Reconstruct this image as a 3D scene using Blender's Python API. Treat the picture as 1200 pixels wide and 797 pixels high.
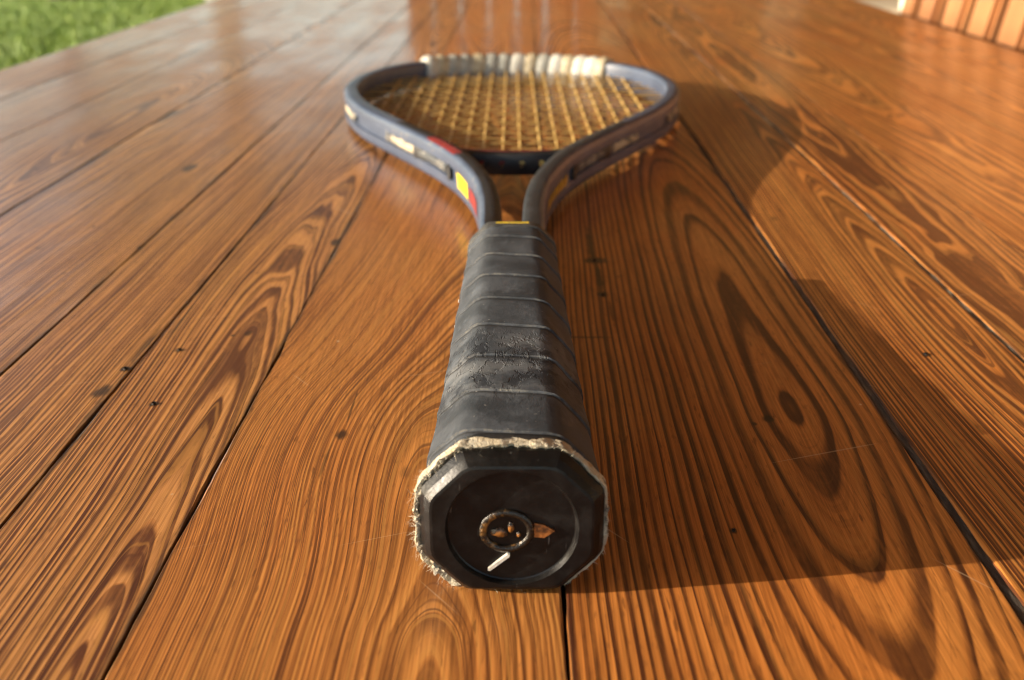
import bpy, bmesh, math, random
import numpy as np
from mathutils import Vector, noise as mnoise

for o in list(bpy.data.objects):
    bpy.data.objects.remove(o, do_unlink=True)
scene = bpy.context.scene
col = scene.collection
R = math.radians

# ------------------------------------------------------------------ camera, sky, sun, exposure
cam_d = bpy.data.cameras.new('camera')
cam = bpy.data.objects.new('camera', cam_d)
col.objects.link(cam)
cam.location = (0.0, -0.1978, 0.1481)
cam.rotation_euler = (R(90 - 23.305), 0, 0)
cam_d.sensor_width = 36.0
cam_d.lens = 36.0 * 1206.6 / 1200.0
cam_d.clip_start = 0.01
cam_d.clip_end = 500.0
cam_d.dof.use_dof = True
cam_d.dof.focus_distance = 0.280
cam_d.dof.aperture_fstop = 14.5
cam_d.dof.aperture_blades = 7
scene.camera = cam

SUN_EL, SUN_AZ = R(14.0), R(8.0)
world = bpy.data.worlds.new('World')
scene.world = world
world.use_nodes = True
wn = world.node_tree
wn.nodes.clear()
sky = wn.nodes.new('ShaderNodeTexSky')
sky.sky_type = 'NISHITA'
sky.sun_disc = False
sky.sun_elevation = SUN_EL
sky.sun_rotation = R(262.0)
sky.air_density = 1.0
sky.dust_density = 1.2
sky.ozone_density = 1.0
bg = wn.nodes.new('ShaderNodeBackground')
bg.inputs['Strength'].default_value = 0.145
wo = wn.nodes.new('ShaderNodeOutputWorld')
wn.links.new(sky.outputs[0], bg.inputs[0])
wn.links.new(bg.outputs[0], wo.inputs[0])

sun_d = bpy.data.lights.new('sun', 'SUN')
sun_d.energy = 3.6
sun_d.angle = R(0.53)
sun_d.color = (1.0, 0.86, 0.68)
sun = bpy.data.objects.new('sun', sun_d)
col.objects.link(sun)
ldir = Vector((math.cos(SUN_EL) * math.cos(SUN_AZ), math.cos(SUN_EL) * math.sin(SUN_AZ), -math.sin(SUN_EL)))
sun.rotation_euler = ldir.to_track_quat('-Z', 'Y').to_euler()
sun.location = (-3, -1, 2)

scene.view_settings.view_transform = 'Standard'
scene.view_settings.look = 'None'
scene.view_settings.exposure = 1.55
scene.view_settings.gamma = 1.0
scene.view_settings.use_curve_mapping = False
scene.render.engine = 'CYCLES'
scene.cycles.use_denoising = True
scene.cycles.denoising_prefilter = 'ACCURATE'
scene.cycles.filter_width = 0.9
scene.cycles.max_bounces = 4
scene.cycles.caustics_reflective = False
scene.cycles.caustics_refractive = False

rng = random.Random(11)

# ------------------------------------------------------------------ helpers
def link(o, parent=None):
    col.objects.link(o)
    if parent is not None:
        o.parent = parent
    return o

def mesh_obj(name, verts, faces, mat, parent=None, smooth=False, sharp=None):
    me = bpy.data.meshes.new(name)
    me.from_pydata([tuple(v) for v in verts], [], [tuple(f) for f in faces])
    me.update()
    if smooth:
        me.polygons.foreach_set('use_smooth', [True] * len(me.polygons))
        if sharp:
            me.set_sharp_from_angle(angle=R(sharp))
    o = bpy.data.objects.new(name, me)
    if mat:
        me.materials.append(mat)
    return link(o, parent)

def fix_normals(o):
    bm = bmesh.new(); bm.from_mesh(o.data)
    bmesh.ops.recalc_face_normals(bm, faces=bm.faces)
    bm.to_mesh(o.data); bm.free()
    return o

def empty(name, loc, rz=0.0):
    o = bpy.data.objects.new(name, None)
    o.location = loc; o.rotation_euler = (0, 0, rz)
    o.empty_display_size = 0.05
    return link(o)

def tag(o, label, cat, group=None):
    o['label'] = label; o['category'] = cat
    if group: o['group'] = group
    return o

class G:
    """small node-graph writer"""
    def __init__(s, tree): s.t = tree
    def new(s, kind, **kw):
        n = s.t.nodes.new(kind)
        for k, v in kw.items(): setattr(n, k, v)
        return n
    def put(s, sock, v):
        if isinstance(v, bpy.types.NodeSocket): s.t.links.new(v, sock)
        elif v is not None:
            if isinstance(v, (tuple, list)) and len(v) == 3 and sock.type == 'RGBA': v = (*v, 1.0)
            sock.default_value = v
    def m(s, op, a, b=None, c=None, clamp=False):
        n = s.new('ShaderNodeMath', operation=op, use_clamp=clamp)
        s.put(n.inputs[0], a)
        if b is not None: s.put(n.inputs[1], b)
        if c is not None: s.put(n.inputs[2], c)
        return n.outputs[0]
    def add(s, a, b): return s.m('ADD', a, b)
    def sub(s, a, b): return s.m('SUBTRACT', a, b)
    def mul(s, a, b): return s.m('MULTIPLY', a, b)
    def xyz(s, x, y, z=0.0):
        n = s.new('ShaderNodeCombineXYZ')
        for i, v in enumerate((x, y, z)): s.put(n.inputs[i], v)
        return n.outputs[0]
    def sep(s, v):
        n = s.new('ShaderNodeSeparateXYZ'); s.put(n.inputs[0], v); return n.outputs
    def coord(s, which='Object'): return s.new('ShaderNodeTexCoord').outputs[which]
    def noise(s, vec, scale=1.0, detail=3.0, rough=0.5, dim='3D', w=None, out=0, dist=0.0):
        n = s.new('ShaderNodeTexNoise', noise_dimensions=dim)
        if vec is not None and dim != '1D': s.put(n.inputs['Vector'], vec)
        if w is not None: s.put(n.inputs['W'], w)
        n.inputs['Scale'].default_value = scale
        n.inputs['Detail'].default_value = detail
        n.inputs['Roughness'].default_value = rough
        n.inputs['Distortion'].default_value = dist
        return n.outputs[out]
    def white(s, w):
        n = s.new('ShaderNodeTexWhiteNoise', noise_dimensions='1D'); s.put(n.inputs['W'], w); return n.outputs[0]
    def ss(s, v, lo, hi, a=0.0, b=1.0):
        n = s.new('ShaderNodeMapRange', interpolation_type='SMOOTHSTEP')
        s.put(n.inputs[0], v); s.put(n.inputs[1], lo); s.put(n.inputs[2], hi)
        s.put(n.inputs[3], a); s.put(n.inputs[4], b)
        return n.outputs[0]
    def mix(s, f, a, b, blend='MIX'):
        n = s.new('ShaderNodeMix', data_type='RGBA', blend_type=blend)
        s.put(n.inputs[0], f); s.put(n.inputs[6], a); s.put(n.inputs[7], b)
        return n.outputs[2]
    def scale(s, vec, k):
        n = s.new('ShaderNodeVectorMath', operation='MULTIPLY')
        s.put(n.inputs[0], vec); n.inputs[1].default_value = k
        return n.outputs[0]
    def curve(s, v, pts):
        n = s.new('ShaderNodeFloatCurve'); c = n.mapping.curves[0]
        n.mapping.use_clip = False
        pts = sorted(pts)
        c.points[0].location = pts[0]; c.points[1].location = pts[-1]
        for p in pts[1:-1]: c.points.new(*p)
        n.mapping.update()
        s.put(n.inputs['Value'], v)
        return n.outputs[0]
    def bump(s, h, dist, strength=1.0, normal=None):
        n = s.new('ShaderNodeBump'); s.put(n.inputs['Height'], h)
        n.inputs['Distance'].default_value = dist; n.inputs['Strength'].default_value = strength
        if normal is not None: s.put(n.inputs['Normal'], normal)
        return n.outputs[0]
    def attr(s, name):
        n = s.new('ShaderNodeAttribute', attribute_name=name); return n.outputs['Fac']

def material(name):
    m = bpy.data.materials.new(name); m.use_nodes = True
    t = m.node_tree; t.nodes.clear()
    g = G(t)
    b = g.new('ShaderNodeBsdfPrincipled'); o = g.new('ShaderNodeOutputMaterial')
    t.links.new(b.outputs[0], o.inputs[0])
    def setp(**kw):
        for k, v in kw.items():
            g.put(b.inputs[k.replace('_', ' ').title().replace('Ior', 'IOR')], v)
    return m, g, setp

def noisy(name, c1, c2, scale=20, rough=0.5, r2=None, bump=0.0, detail=4, lo=0.35, hi=0.65, stretch=(1, 1, 1), metallic=0.0, coat=0.0):
    m, g, setp = material(name)
    v = g.scale(g.coord(), stretch)
    n = g.noise(v, scale, detail, 0.6)
    f = g.ss(n, lo, hi)
    setp(base_color=g.mix(f, c1, c2), metallic=metallic)
    setp(roughness=g.ss(n, lo, hi, rough, r2 if r2 is not None else rough))
    if coat: setp(coat_weight=coat, coat_roughness=0.12)
    if bump: setp(normal=g.bump(g.noise(v, scale * 3, 5, 0.65), bump))
    return m

# ------------------------------------------------------------------ pitch-pine plank material
LIGHT_A, LIGHT_B = (0.53, 0.220, 0.052), (0.47, 0.164, 0.034)
DARK_A, DARK_B = (0.050, 0.016, 0.007), (0.088, 0.025, 0.009)

def pine(name, seed, dpts, xpts, k1, k2, knots=(), stains=(), late=0.46, contrast=1.0, warp=1.0, phase=0.0, tan=0.0, edges=None, hairs=1.0):
    """growth rings cut by the plank face: pith runs below the face at x = xc(y), depth d(y)"""
    m, g, setp = material(name)
    P = g.coord()
    x, y, z = g.sep(P)
    P = g.xyz(x, y, g.add(z, seed * 3.7))
    x0, y0, z0 = x, y, z
    # gentle wander of the fibres
    n1 = g.sub(g.noise(g.scale(P, (9, 2.6, 1)), 1.0, 2, 0.5), 0.5)
    n2 = g.sub(g.noise(g.scale(P, (60, 14, 1)), 1.0, 2, 0.5), 0.5)
    n3 = g.sub(g.noise(g.scale(P, (220, 45, 1)), 1.0, 2, 0.5), 0.5)
    xw = g.add(x, g.add(g.mul(n1, 0.009 * warp), g.add(g.mul(n2, 0.0011 * warp), g.mul(n3, 0.0004 * warp))))
    xc = g.sub(g.curve(y, [(a, b + 0.5) for a, b in xpts]), 0.5)
    d = g.mul(g.curve(y, [(a, b * 10) for a, b in dpts]), 0.1)
    far = g.m('MAXIMUM', g.sub(y, 0.95), 0.0)
    d = g.add(d, g.mul(g.mul(far, g.sub(g.noise(g.xyz(0, y, seed), 2.2, 1), 0.35)), 0.05))
    d = g.add(d, g.mul(g.sub(g.noise(g.xyz(g.mul(x, 8), y, seed * 1.7), 11.0, 2), 0.5), 0.0035 * warp))
    dx = g.sub(xw, xc)
    r = g.m('SQRT', g.add(g.mul(dx, dx), g.add(g.mul(d, d), 1e-7)))
    for kx, ky, sx, sy, amp in knots:
        a = g.mul(g.sub(x, kx), 1.0 / sx); b = g.mul(g.sub(y, ky), 1.0 / sy)
        e = g.m('EXPONENT', g.mul(g.add(g.mul(a, a), g.mul(b, b)), -1.0))
        r = g.add(r, g.mul(e, amp))
    t = g.add(g.mul(r, k1), g.mul(g.mul(r, r), k2))
    t = g.add(t, g.mul(g.noise(None, 1.0, 1, dim='1D', w=g.mul(t, 0.55)), 1.1))
    t = g.add(t, g.add(g.mul(n3, 0.10), phase))
    idr = g.m('FLOOR', t)
    fr = g.m('FRACT', t)
    w1 = g.white(g.add(idr, seed * 7.31)); w2 = g.white(g.add(idr, seed * 3.11 + 50.5))
    a0 = g.add(late - 0.18, g.mul(w1, 0.34))
    up = g.ss(fr, g.sub(a0, 0.20), g.add(a0, 0.13))
    dn = g.ss(fr, 0.90, 0.995, 1.0, 0.0)
    dk = g.mul(g.mul(up, dn), g.add(0.70, g.mul(w2, 0.30)))
    # fibre, pores, blotches
    fib = g.noise(g.scale(P, (1400, 26, 1)), 1.0, 3, 0.68)
    fib2 = g.noise(g.scale(P, (420, 9, 1)), 1.0, 1, 0.5)
    fleck = g.noise(g.scale(P, (560, 150, 1)), 1.0, 2, 0.6)
    blot = g.noise(g.scale(P, (16, 6, 1)), 1.0, 3, 0.6)
    dk = g.mul(dk, g.ss(g.add(fib2, g.mul(fleck, 0.45)), 0.40, 0.86, 0.60, 1.14))
    dk = g.mul(dk, contrast)
    dk = g.m('MINIMUM', dk, 1.0)
    light = g.mix(g.ss(blot, 0.36, 0.66), LIGHT_A, LIGHT_B)
    light = g.mix(tan, light, (0.50, 0.29, 0.115))
    light = g.mix(g.ss(fr, 0.1, 0.8, 0.0, 0.35), light, (0.33, 0.105, 0.022))
    dark = g.mix(w2, DARK_A, DARK_B)
    c = g.mix(dk, light, dark)
    c = g.mix(0.85, c, g.mix(g.ss(fib, 0.30, 0.72), (0.60, 0.55, 0.52), (1.26, 1.24, 1.2)), 'MULTIPLY')
    hair = g.noise(g.xyz(g.mul(r, 1300), g.mul(y, 4.0), seed * 2.3), 1.0, 2, 0.55)
    c = g.mix(g.ss(hair, 0.555, 0.63, 0.0, 0.72 * hairs), c, (0.085, 0.026, 0.010))
    c = g.mix(g.ss(hair, 0.36, 0.44, 0.40 * hairs, 0.0), c, (0.58, 0.27, 0.065))
    c = g.mix(g.ss(fleck, 0.58, 0.74, 0.0, 0.30), c, (0.10, 0.036, 0.014))
    # old brown stains and oil marks
    st = g.ss(g.noise(g.scale(P, (30, 17, 1)), 1.0, 5, 0.68), 0.60, 0.80, 0.0, 0.32)
    c = g.mix(st, c, (0.11, 0.042, 0.017))
    pores = g.ss(g.noise(g.scale(P, (800, 95, 1)), 1.0, 2, 0.55), 0.64, 0.74, 0.0, 0.5)
    c = g.mix(pores, c, (0.06, 0.02, 0.008))
    if edges:
        en = g.noise(g.scale(P, (170, 22, 1)), 1.0, 4, 0.65)
        ed = g.m('MINIMUM', g.sub(x0, edges[0]), g.sub(edges[1], x0))
        gm = g.ss(g.add(ed, g.mul(g.sub(en, 0.5), 0.0075)), -0.0006, 0.0022, 0.85, 0.0)
        c = g.mix(gm, c, (0.035, 0.020, 0.012))
    hole = None
    if stains:
        wob = g.sub(g.noise(g.scale(P, (300, 150, 1)), 1.0, 3, 0.6), 0.5)
        for sx_, sy_, rx, ry, amt in stains:
            a = g.mul(g.sub(x, sx_), 1.0 / rx); b = g.mul(g.sub(y, sy_), 1.0 / ry)
            q = g.m('SQRT', g.add(g.mul(a, a), g.mul(b, b)))
            q = g.add(q, g.mul(wob, 1.1))
            e = g.ss(q, 0.45, 1.15, amt, 0.0)
            hole = e if hole is None else g.m('MAXIMUM', hole, e)
        c = g.mix(hole, c, (0.016, 0.010, 0.007))
    # dry scratches and specks of dust in the varnish
    sc = None
    for ang, s1, s2, th in ((0.35, 3.0, 520.0, 0.775), (-0.9, 5.0, 700.0, 0.785)):
        ca, sa = math.cos(ang), math.sin(ang)
        u = g.add(g.mul(x0, ca), g.mul(y0, sa)); v = g.add(g.mul(x0, -sa), g.mul(y0, ca))
        nn = g.noise(g.xyz(g.mul(u, s1 * 4), g.mul(v, s2), 3.3 + ang), 1.0, 1, 0.5)
        e = g.ss(nn, th, th + 0.04, 0.0, 0.55)
        sc = e if sc is None else g.m('MAXIMUM', sc, e)
    vor = g.new('ShaderNodeTexVoronoi'); g.put(vor.inputs['Vector'], g.xyz(x0, g.mul(y0, 0.8), 0.0)); vor.inputs['Scale'].default_value = 75
    vsep = g.sep(vor.outputs['Color'])
    dust = g.mul(g.ss(vor.outputs['Distance'], 0.025, 0.05, 1.0, 0.0), g.ss(vsep[0], 0.86, 0.87))
    grit = g.mul(g.ss(vor.outputs['Distance'], 0.05, 0.10, 1.0, 0.0), g.ss(vsep[1], 0.80, 0.81))
    c = g.mix(g.mul(grit, 0.8), c, (0.02, 0.012, 0.008))
    sc = g.m('MAXIMUM', g.mul(sc, 0.55), g.mul(dust, 0.8))
    c = g.mix(sc, c, (0.55, 0.40, 0.25))
    setp(base_color=c)
    ro = g.add(0.38, g.mul(blot, 0.2))
    setp(roughness=ro, specular_ior_level=0.18)
    h = g.noise(g.scale(P, (900, 30, 1)), 1.0, 2, 0.6)
    nb = g.bump(h, 0.00004, 1.0)
    setp(normal=nb)
    wav = g.noise(g.scale(P, (60, 16, 1)), 1.0, 3, 0.5)
    setp(coat_weight=g.ss(blot, 0.35, 0.65, 0.85, 0.6), coat_roughness=g.add(0.14, g.mul(blot, 0.14)), coat_ior=1.48)
    setp(coat_normal=g.bump(wav, 0.0004, 1.0))
    return m

# ------------------------------------------------------------------ the setting
FLOOR = -0.75
m_lawn, g, setp = material('lawn_turf')
v = g.coord()
n = g.noise(v, 1.3, 5, 0.6); n2 = g.noise(v, 60, 3, 0.6)
setp(base_color=g.mix(g.ss(n2, 0.3, 0.7), g.mix(g.ss(n, 0.35, 0.65), (0.07, 0.13, 0.02), (0.11, 0.17, 0.03)), (0.12, 0.16, 0.045)), roughness=0.8, normal=g.bump(n2, 0.02))
ground = mesh_obj('ground', [(-160, -120, FLOOR - 0.05), (160, -120, FLOOR - 0.05), (160, 220, FLOOR - 0.05), (-160, 220, FLOOR - 0.05)], [(0, 1, 2, 3)], m_lawn)
ground['kind'] = 'structure'

m_patio = noisy('patio_concrete', (0.42, 0.37, 0.29), (0.52, 0.47, 0.38), 3.0, 0.8, 0.7, 0.002)
px0, px1, py0, py1 = -2.55, 5.0, -3.0, 10.6
patio = mesh_obj('patio', [(px0, py0, FLOOR), (px1, py0, FLOOR), (px1, py1, FLOOR), (px0, py1, FLOOR),
                           (px0, py0, FLOOR - .12), (px1, py0, FLOOR - .12), (px1, py1, FLOOR - .12), (px0, py1, FLOOR - .12)],
                 [(0, 1, 2, 3), (0, 4, 5, 1), (1, 5, 6, 2), (2, 6, 7, 3), (3, 7, 4, 0)], m_patio)
patio['kind'] = 'structure'

# ------------------------------------------------------------------ table
CX, CY = 0.0, -0.1978
TROT = R(-0.8)
table = empty('plank_table', (CX, CY, FLOOR), TROT)
tag(table, 'varnished reddish pine plank table under the tennis racket, of uneven boards with dirt-filled seams', 'table')
Y0, Y1 = -0.10, 2.12       # plank ends in table coordinates (camera foot is 0, 0)
seams = [-0.488, -0.418, -0.347, -0.266, -0.177, -0.134, -0.087, 0.0092, 0.1125, 0.1735, 0.226, 0.330, 0.425, 0.511]
gapw = [0, .0003, .0003, .0004, .0004, .0005, .0004, .0005, .0026, .0022, .0006, .0005, .0006, 0]

def rows():
    ys, y = [Y0], Y0
    while y < Y1:
        step = 0.004 if 0.1 < y < 0.55 else (0.008 if y < 1.0 else 0.03)
        y = min(Y1, y + step)
        ys.append(y)
    return ys
YS = rows()

def edge_noise(s, y, big=1.0):
    e = 0.0006 * mnoise.noise(Vector((s * 31.7, y * 6, 0.3))) + 0.0005 * mnoise.noise(Vector((s * 17.1, y * 38, 5.3)))
    e += 0.0004 * mnoise.noise(Vector((s * 9.1, y * 130, 8.3)))
    chip = mnoise.noise(Vector((s * 3.3, y * 17, 20.1)))
    e += max(0, chip - 0.38) * 0.0028
    return e * big * .7

straight = [(0, .05), (.5, .055), (1, .06)]
D = {}
# key: plank index -> (d points, xc points, k1, k2, kwargs)
D[0] = ([(0, .02), (.4, .03), (1, .012)], [(0, -.40), (1, -.41)], 480, 0, {})
D[1] = ([(0, .05), (.5, .03), (1, .02)], [(0, -.33), (1, -.33)], 420, 1600, {})
D[2] = ([(0, .03), (.5, .02), (.8, .012), (1, .03)], [(0, -.27), (1, -.30)], 380, 2400, {})
D[3] = ([(0, .03), (.3, .028), (.7, .03), (1, .02)], [(0, -.275), (1, -.265)], 420, 2200,
        dict(stains=[(-.20, .60, .004, .012, .8)]))
D[4] = ([(0, .03), (.5, .035), (1, .03)], [(0, -.205), (1, -.20)], 520, 1500,
        dict(stains=[(-.1365, .3172, .0022, .0028, .95), (-.138, .300, .0030, .0055, .85), (-.1365, .335, .0012, .02, .7)]))
D[5] = ([(0, .0005), (.165, .002), (.19, .004), (.22, .0065), (.28, .0085), (.345, .011), (.39, .0140), (.44, .0170), (.565, .0215), (.8, .028), (1, .022)],
        [(0, -.096), (.19, -.0945), (.30, -.099), (.36, -.1025), (.44, -.1055), (.57, -.1015), (1, -.10)], 470, 4000,
        dict(knots=[(-.1025, .3476, .0045, .016, -.0014), (-.1050, .420, .004, .012, .0015)], late=.48, contrast=.95,
             stains=[(-.1180, .2911, .0019, .0024, .95), (-.1230, .3333, .0018, .0024, .8), (-.1022, .349, .0015, .003, .7), (-.0885, .459, .0028, .007, .9), (-.131, .36, .001, .02, .5)]))
D[6] = ([(0, .002), (.13, .002), (.176, .0055), (.195, .0095), (.235, .013), (.277, .0165), (.35, .0235), (.45, .034), (.6, .042), (1, .03)],
        [(0, -.022), (.19, -.020), (.277, -.027), (.35, -.017), (.6, -.01), (1, -.03)], 200, 9500,
        dict(late=.50, contrast=.55, warp=.35, stains=[(-.0549, .2711, .0022, .0036, .85), (-.0545, .288, .0005, .012, .7), (-.057, .255, .0007, .010, .5), (-.0335, .250, .0022, .004, .35)]))
D[7] = ([(0, .034), (.15, .022), (.20, .0150), (.229, .0108), (.265, .0062), (.280, .003), (.292, .0016), (.304, .0032), (.34, .0063), (.44, .0108), (.486, .0136), (.577, .0205), (.7, .030), (1, .05)],
        [(0, .079), (.2, .0815), (.29, .0838), (.36, .0835), (.44, .0845), (.58, .0840), (.8, .078), (1, .07)], 128, 2500,
        dict(warp=.62, late=.66, contrast=1.1, phase=.78, hairs=.3,
             stains=[(.0752, .2839, .0021, .0030, 1.0), (.0306, .4337, .0062, .0050, .97), (.0298, .455, .0014, .034, .9), (.0312, .412, .0017, .024, .9), (.0315, .391, .0026, .0042, .95), (.0335, .372, .0010, .018, .6), (.020, .347, .012, .0012, .6),
                     (.0533, .2220, .0012, .0015, .8)]))
D[8] = ([(0, .012), (.25, .009), (.33, .004), (.38, .002), (.44, .006), (.6, .014), (1, .02)],
        [(0, .168), (.33, .1605), (.45, .161), (1, .165)], 330, 4200,
        dict(stains=[(.1412, .3333, .0018, .0022, .9), (.1245, .5, .002, .004, .5), (.150, .36, .0006, .02, .3)], late=.46, warp=.8))
D[9] = ([(0, .05), (.5, .045), (1, .04)], [(0, .19), (1, .20)], 400, 1200, dict(stains=[(.2045, .40, .0018, .003, .6)]))
D[10] = ([(0, .05), (.5, .06), (1, .05)], [(0, .28), (1, .27)], 360, 1500, dict(contrast=.8))
D[11] = ([(0, .02), (.5, .03), (1, .02)], [(0, .38), (1, .37)], 300, 900, dict(contrast=.8))
D[12] = ([(0, .03), (.5, .02), (1, .03)], [(0, .47), (1, .46)], 300, 900, dict(contrast=.85))

def plank_mesh(i):
    s0, s1 = seams[i], seams[i + 1]
    rr = random.Random(i)
    dz = rr.uniform(-.00012, 0.0)
    V, F = [], []
    n = 0
    for y in YS:
        xl = s0 + gapw[i] / 2 + edge_noise(i * 2 + 1, y) if gapw[i] else s0 + 0.0006 * mnoise.noise(Vector((i, y * 20, 1)))
        xr = s1 - gapw[i + 1] / 2 - edge_noise(i * 2 + 2, y) if gapw[i + 1] else s1
        w = xr - xl
        bl = 0.00028 + 0.0006 * max(0, mnoise.noise(Vector((i * 5.1, y * 25, 3)))); br = 0.00028 + 0.0006 * max(0, mnoise.noise(Vector((i * 5.1, y * 25, 9))))
        cup = 0.00022 * mnoise.noise(Vector((i * 2.7, y * 1.5, 2)))
        prof = [(xl, -.030), (xl, -.0005 - bl * .6), (xl + bl * .45, -.00028), (xl + bl * 1.3, -.00005),
                (xl + w * .33, cup), (xl + w * .67, cup), (xr - br * 1.3, -.00005), (xr - br * .45, -.00028), (xr, -.0005 - br * .6), (xr, -.030)]
        V += [(a, y, b + dz) for a, b in prof]
    k = 10
    for j in range(len(YS) - 1):
        for q in range(k):
            a, b = j * k + q, j * k + (q + 1) % k
            F.append((a, b, b + k, a + k))
    F.append(tuple(range(k - 1, -1, -1)) if False else tuple(range(k)))
    L = (len(YS) - 1) * k
    F.append(tuple(L + q for q in reversed(range(k))))
    return V, F

for i in range(13):
    dp, xp, k1, k2, kw = D[i]
    mat = pine('pine_board_%d' % i, i + 1, dp, xp, k1, k2, tan=(.6, .6, .6, .55, .5, .45, .1, 0, 0, .05, 0, 0, 0)[i], edges=(seams[i], seams[i + 1]), **({**dict(contrast=.8), **kw} if i < 5 else kw))
    V, F = plank_mesh(i)
    o = mesh_obj('plank', V, F, mat, table)
    fix_normals(o)
    o.location = (0, 0, -FLOOR)

# putty and dirt lying in the gaps
m_fill_dark, g, setp = material('seam_dirt_dark')
v = g.coord(); x, y, z = g.sep(v)
n = g.noise(g.scale(v, (500, 90, 200)), 1, 5, 0.65); n2 = g.noise(g.scale(v, (60, 16, 1)), 1, 3, .6)
setp(base_color=g.mix(g.ss(n2, .45, .7), g.mix(g.ss(n, .35, .7), (0.024, 0.019, 0.015), (0.100, 0.082, 0.062)), (0.13, 0.075, 0.036)), roughness=0.8, normal=g.bump(n, 0.0008))
m_fill_pale, g, setp = material('seam_putty_pale')
v = g.coord()
n = g.noise(g.scale(v, (500, 70, 200)), 1, 5, 0.65); n2 = g.noise(g.scale(v, (90, 20, 1)), 1, 3, .6)
setp(base_color=g.mix(g.ss(n2, .38, .52), (0.030, 0.024, 0.018), g.mix(g.ss(n, .3, .7), (0.16, 0.14, 0.10), (0.36, 0.34, 0.27))), roughness=0.75, normal=g.bump(n, 0.001))
m_fill_brown, g, setp = material('seam_dirt_brown')
v = g.coord()
n = g.noise(g.scale(v, (500, 90, 200)), 1, 5, 0.65); n2 = g.noise(g.scale(v, (20, 9, 1)), 1, 3, .6)
setp(base_color=g.mix(g.ss(n2, .44, .56), (0.022, 0.015, 0.010), g.mix(g.ss(n, .3, .7), (0.14, 0.065, 0.026), (0.24, 0.115, 0.045))), roughness=0.7, normal=g.bump(n, 0.0008))
depths = {1: .0006, 2: .0006, 3: .0006, 4: .0006, 5: .0006, 6: .0009, 7: .0050, 8: .0005, 9: .0004, 10: .0004, 11: .003, 12: .003}
for i in range(1, 13):
    V, F = [], []
    w = gapw[i] / 2 + 0.0035
    for y in YS:
        zt = -depths[i] * (1 + 0.75 * mnoise.noise(Vector((i * 3.1, y * 14, 7)))) - 0.0002 + 0.00045 * mnoise.noise(Vector((i, y * 90, 1)))
        zt = min(zt, -0.00035)
        V += [(seams[i] - w, y, zt - .0006), (seams[i], y, zt), (seams[i] + w, y, zt - .0005), (seams[i] + w, y, -.027), (seams[i] - w, y, -.027)]
    for j in range(len(YS) - 1):
        for q in range(5):
            a, b = j * 5 + q, j * 5 + (q + 1) % 5
            F.append((a, b, b + 5, a + 5))
    o = mesh_obj('seam_filler', V, F, m_fill_pale if i in (9, 10) else (m_fill_brown if i < 6 or i > 10 else m_fill_dark), table)
    fix_normals(o)
    o.location = (0, 0, -FLOOR)

# old nails sunk into the planks
m_nail = noisy('nail_iron', (0.012, 0.010, 0.009), (0.05, 0.035, 0.025), 900, 0.55, 0.4, 0.0003, metallic=.5)
def nail(x, y, r):
    n = 12
    V = [(0, 0, .00003)] + [(r * .6 * math.cos(a), r * .8 * math.sin(a), -.00010) for a in [q * math.tau / n for q in range(n)]] \
        + [(r * (1 + .15 * math.sin(3 * a)) * math.cos(a), r * 1.25 * math.sin(a), .00042) for a in [q * math.tau / n for q in range(n)]] \
        + [(r * 1.1 * math.cos(a), r * 1.35 * math.sin(a), -.0012) for a in [q * math.tau / n for q in range(n)]]
    F = [(0, 1 + q, 1 + (q + 1) % n) for q in range(n)]
    for L in (1, 1 + n):
        F += [(L + q, L + n + q, L + n + (q + 1) % n, L + (q + 1) % n) for q in range(n)]
    o = mesh_obj('nail', V, F, m_nail, table, smooth=True)
    o.location = (x, y, -FLOOR)
for x, y, r in ((-.1365, .3172, .0010), (-.1180, .2911, .0009), (-.1230, .3333, .0008), (.1412, .3333, .0009), (.0533, .2220, .0006), (.0306, .4337, .0013), (.0315, .391, .0011)):
    nail(x, y, r * .7)

# table frame and legs, below the top
m_leg = pine('pine_leg', 40, straight, [(0, .0), (1, .0)], 300, 0)
def box(name, x0, x1, y0, y1, z0, z1, mat, parent, bev=.003):
    bm = bmesh.new()
    bmesh.ops.create_cube(bm, size=1)
    for vv in bm.verts:
        vv.co = Vector((x0 + (vv.co.x + .5) * (x1 - x0), y0 + (vv.co.y + .5) * (y1 - y0), z0 + (vv.co.z + .5) * (z1 - z0)))
    if bev: bmesh.ops.bevel(bm, geom=bm.edges[:], offset=bev, segments=2, affect='EDGES')
    me = bpy.data.meshes.new(name); bm.to_mesh(me); bm.free()
    me.materials.append(mat)
    return link(bpy.data.objects.new(name, me), parent)
zt = -FLOOR - .0305
for s in (-1, 1):
    box('apron', -.40 if s < 0 else .40, -.375 if s < 0 else .425, .02, 2.02, zt - .11, zt, m_leg, table)
for yy in (.02, 1.995):
    box('apron', -.37, .395, yy, yy + .025, zt - .11, zt, m_leg, table)
for sx in (-.455, .405):
    for yy in (-.02, 1.98):
        box('leg', sx, sx + .08, yy - .035, yy + .035, 0, zt - .002, m_leg, table, .006)

# ------------------------------------------------------------------ tennis racket
racket = empty('tennis_racket', (0, -0.0035, 0.0))
tag(racket, 'old blue-grey tennis racket with worn black grip and taped tip lying on the plank table', 'racket')
ZB, ZT, YT = 0.0183, 0.0112, 0.7035
def zc(y): return ZB - (ZB - ZT) * y / YT

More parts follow.
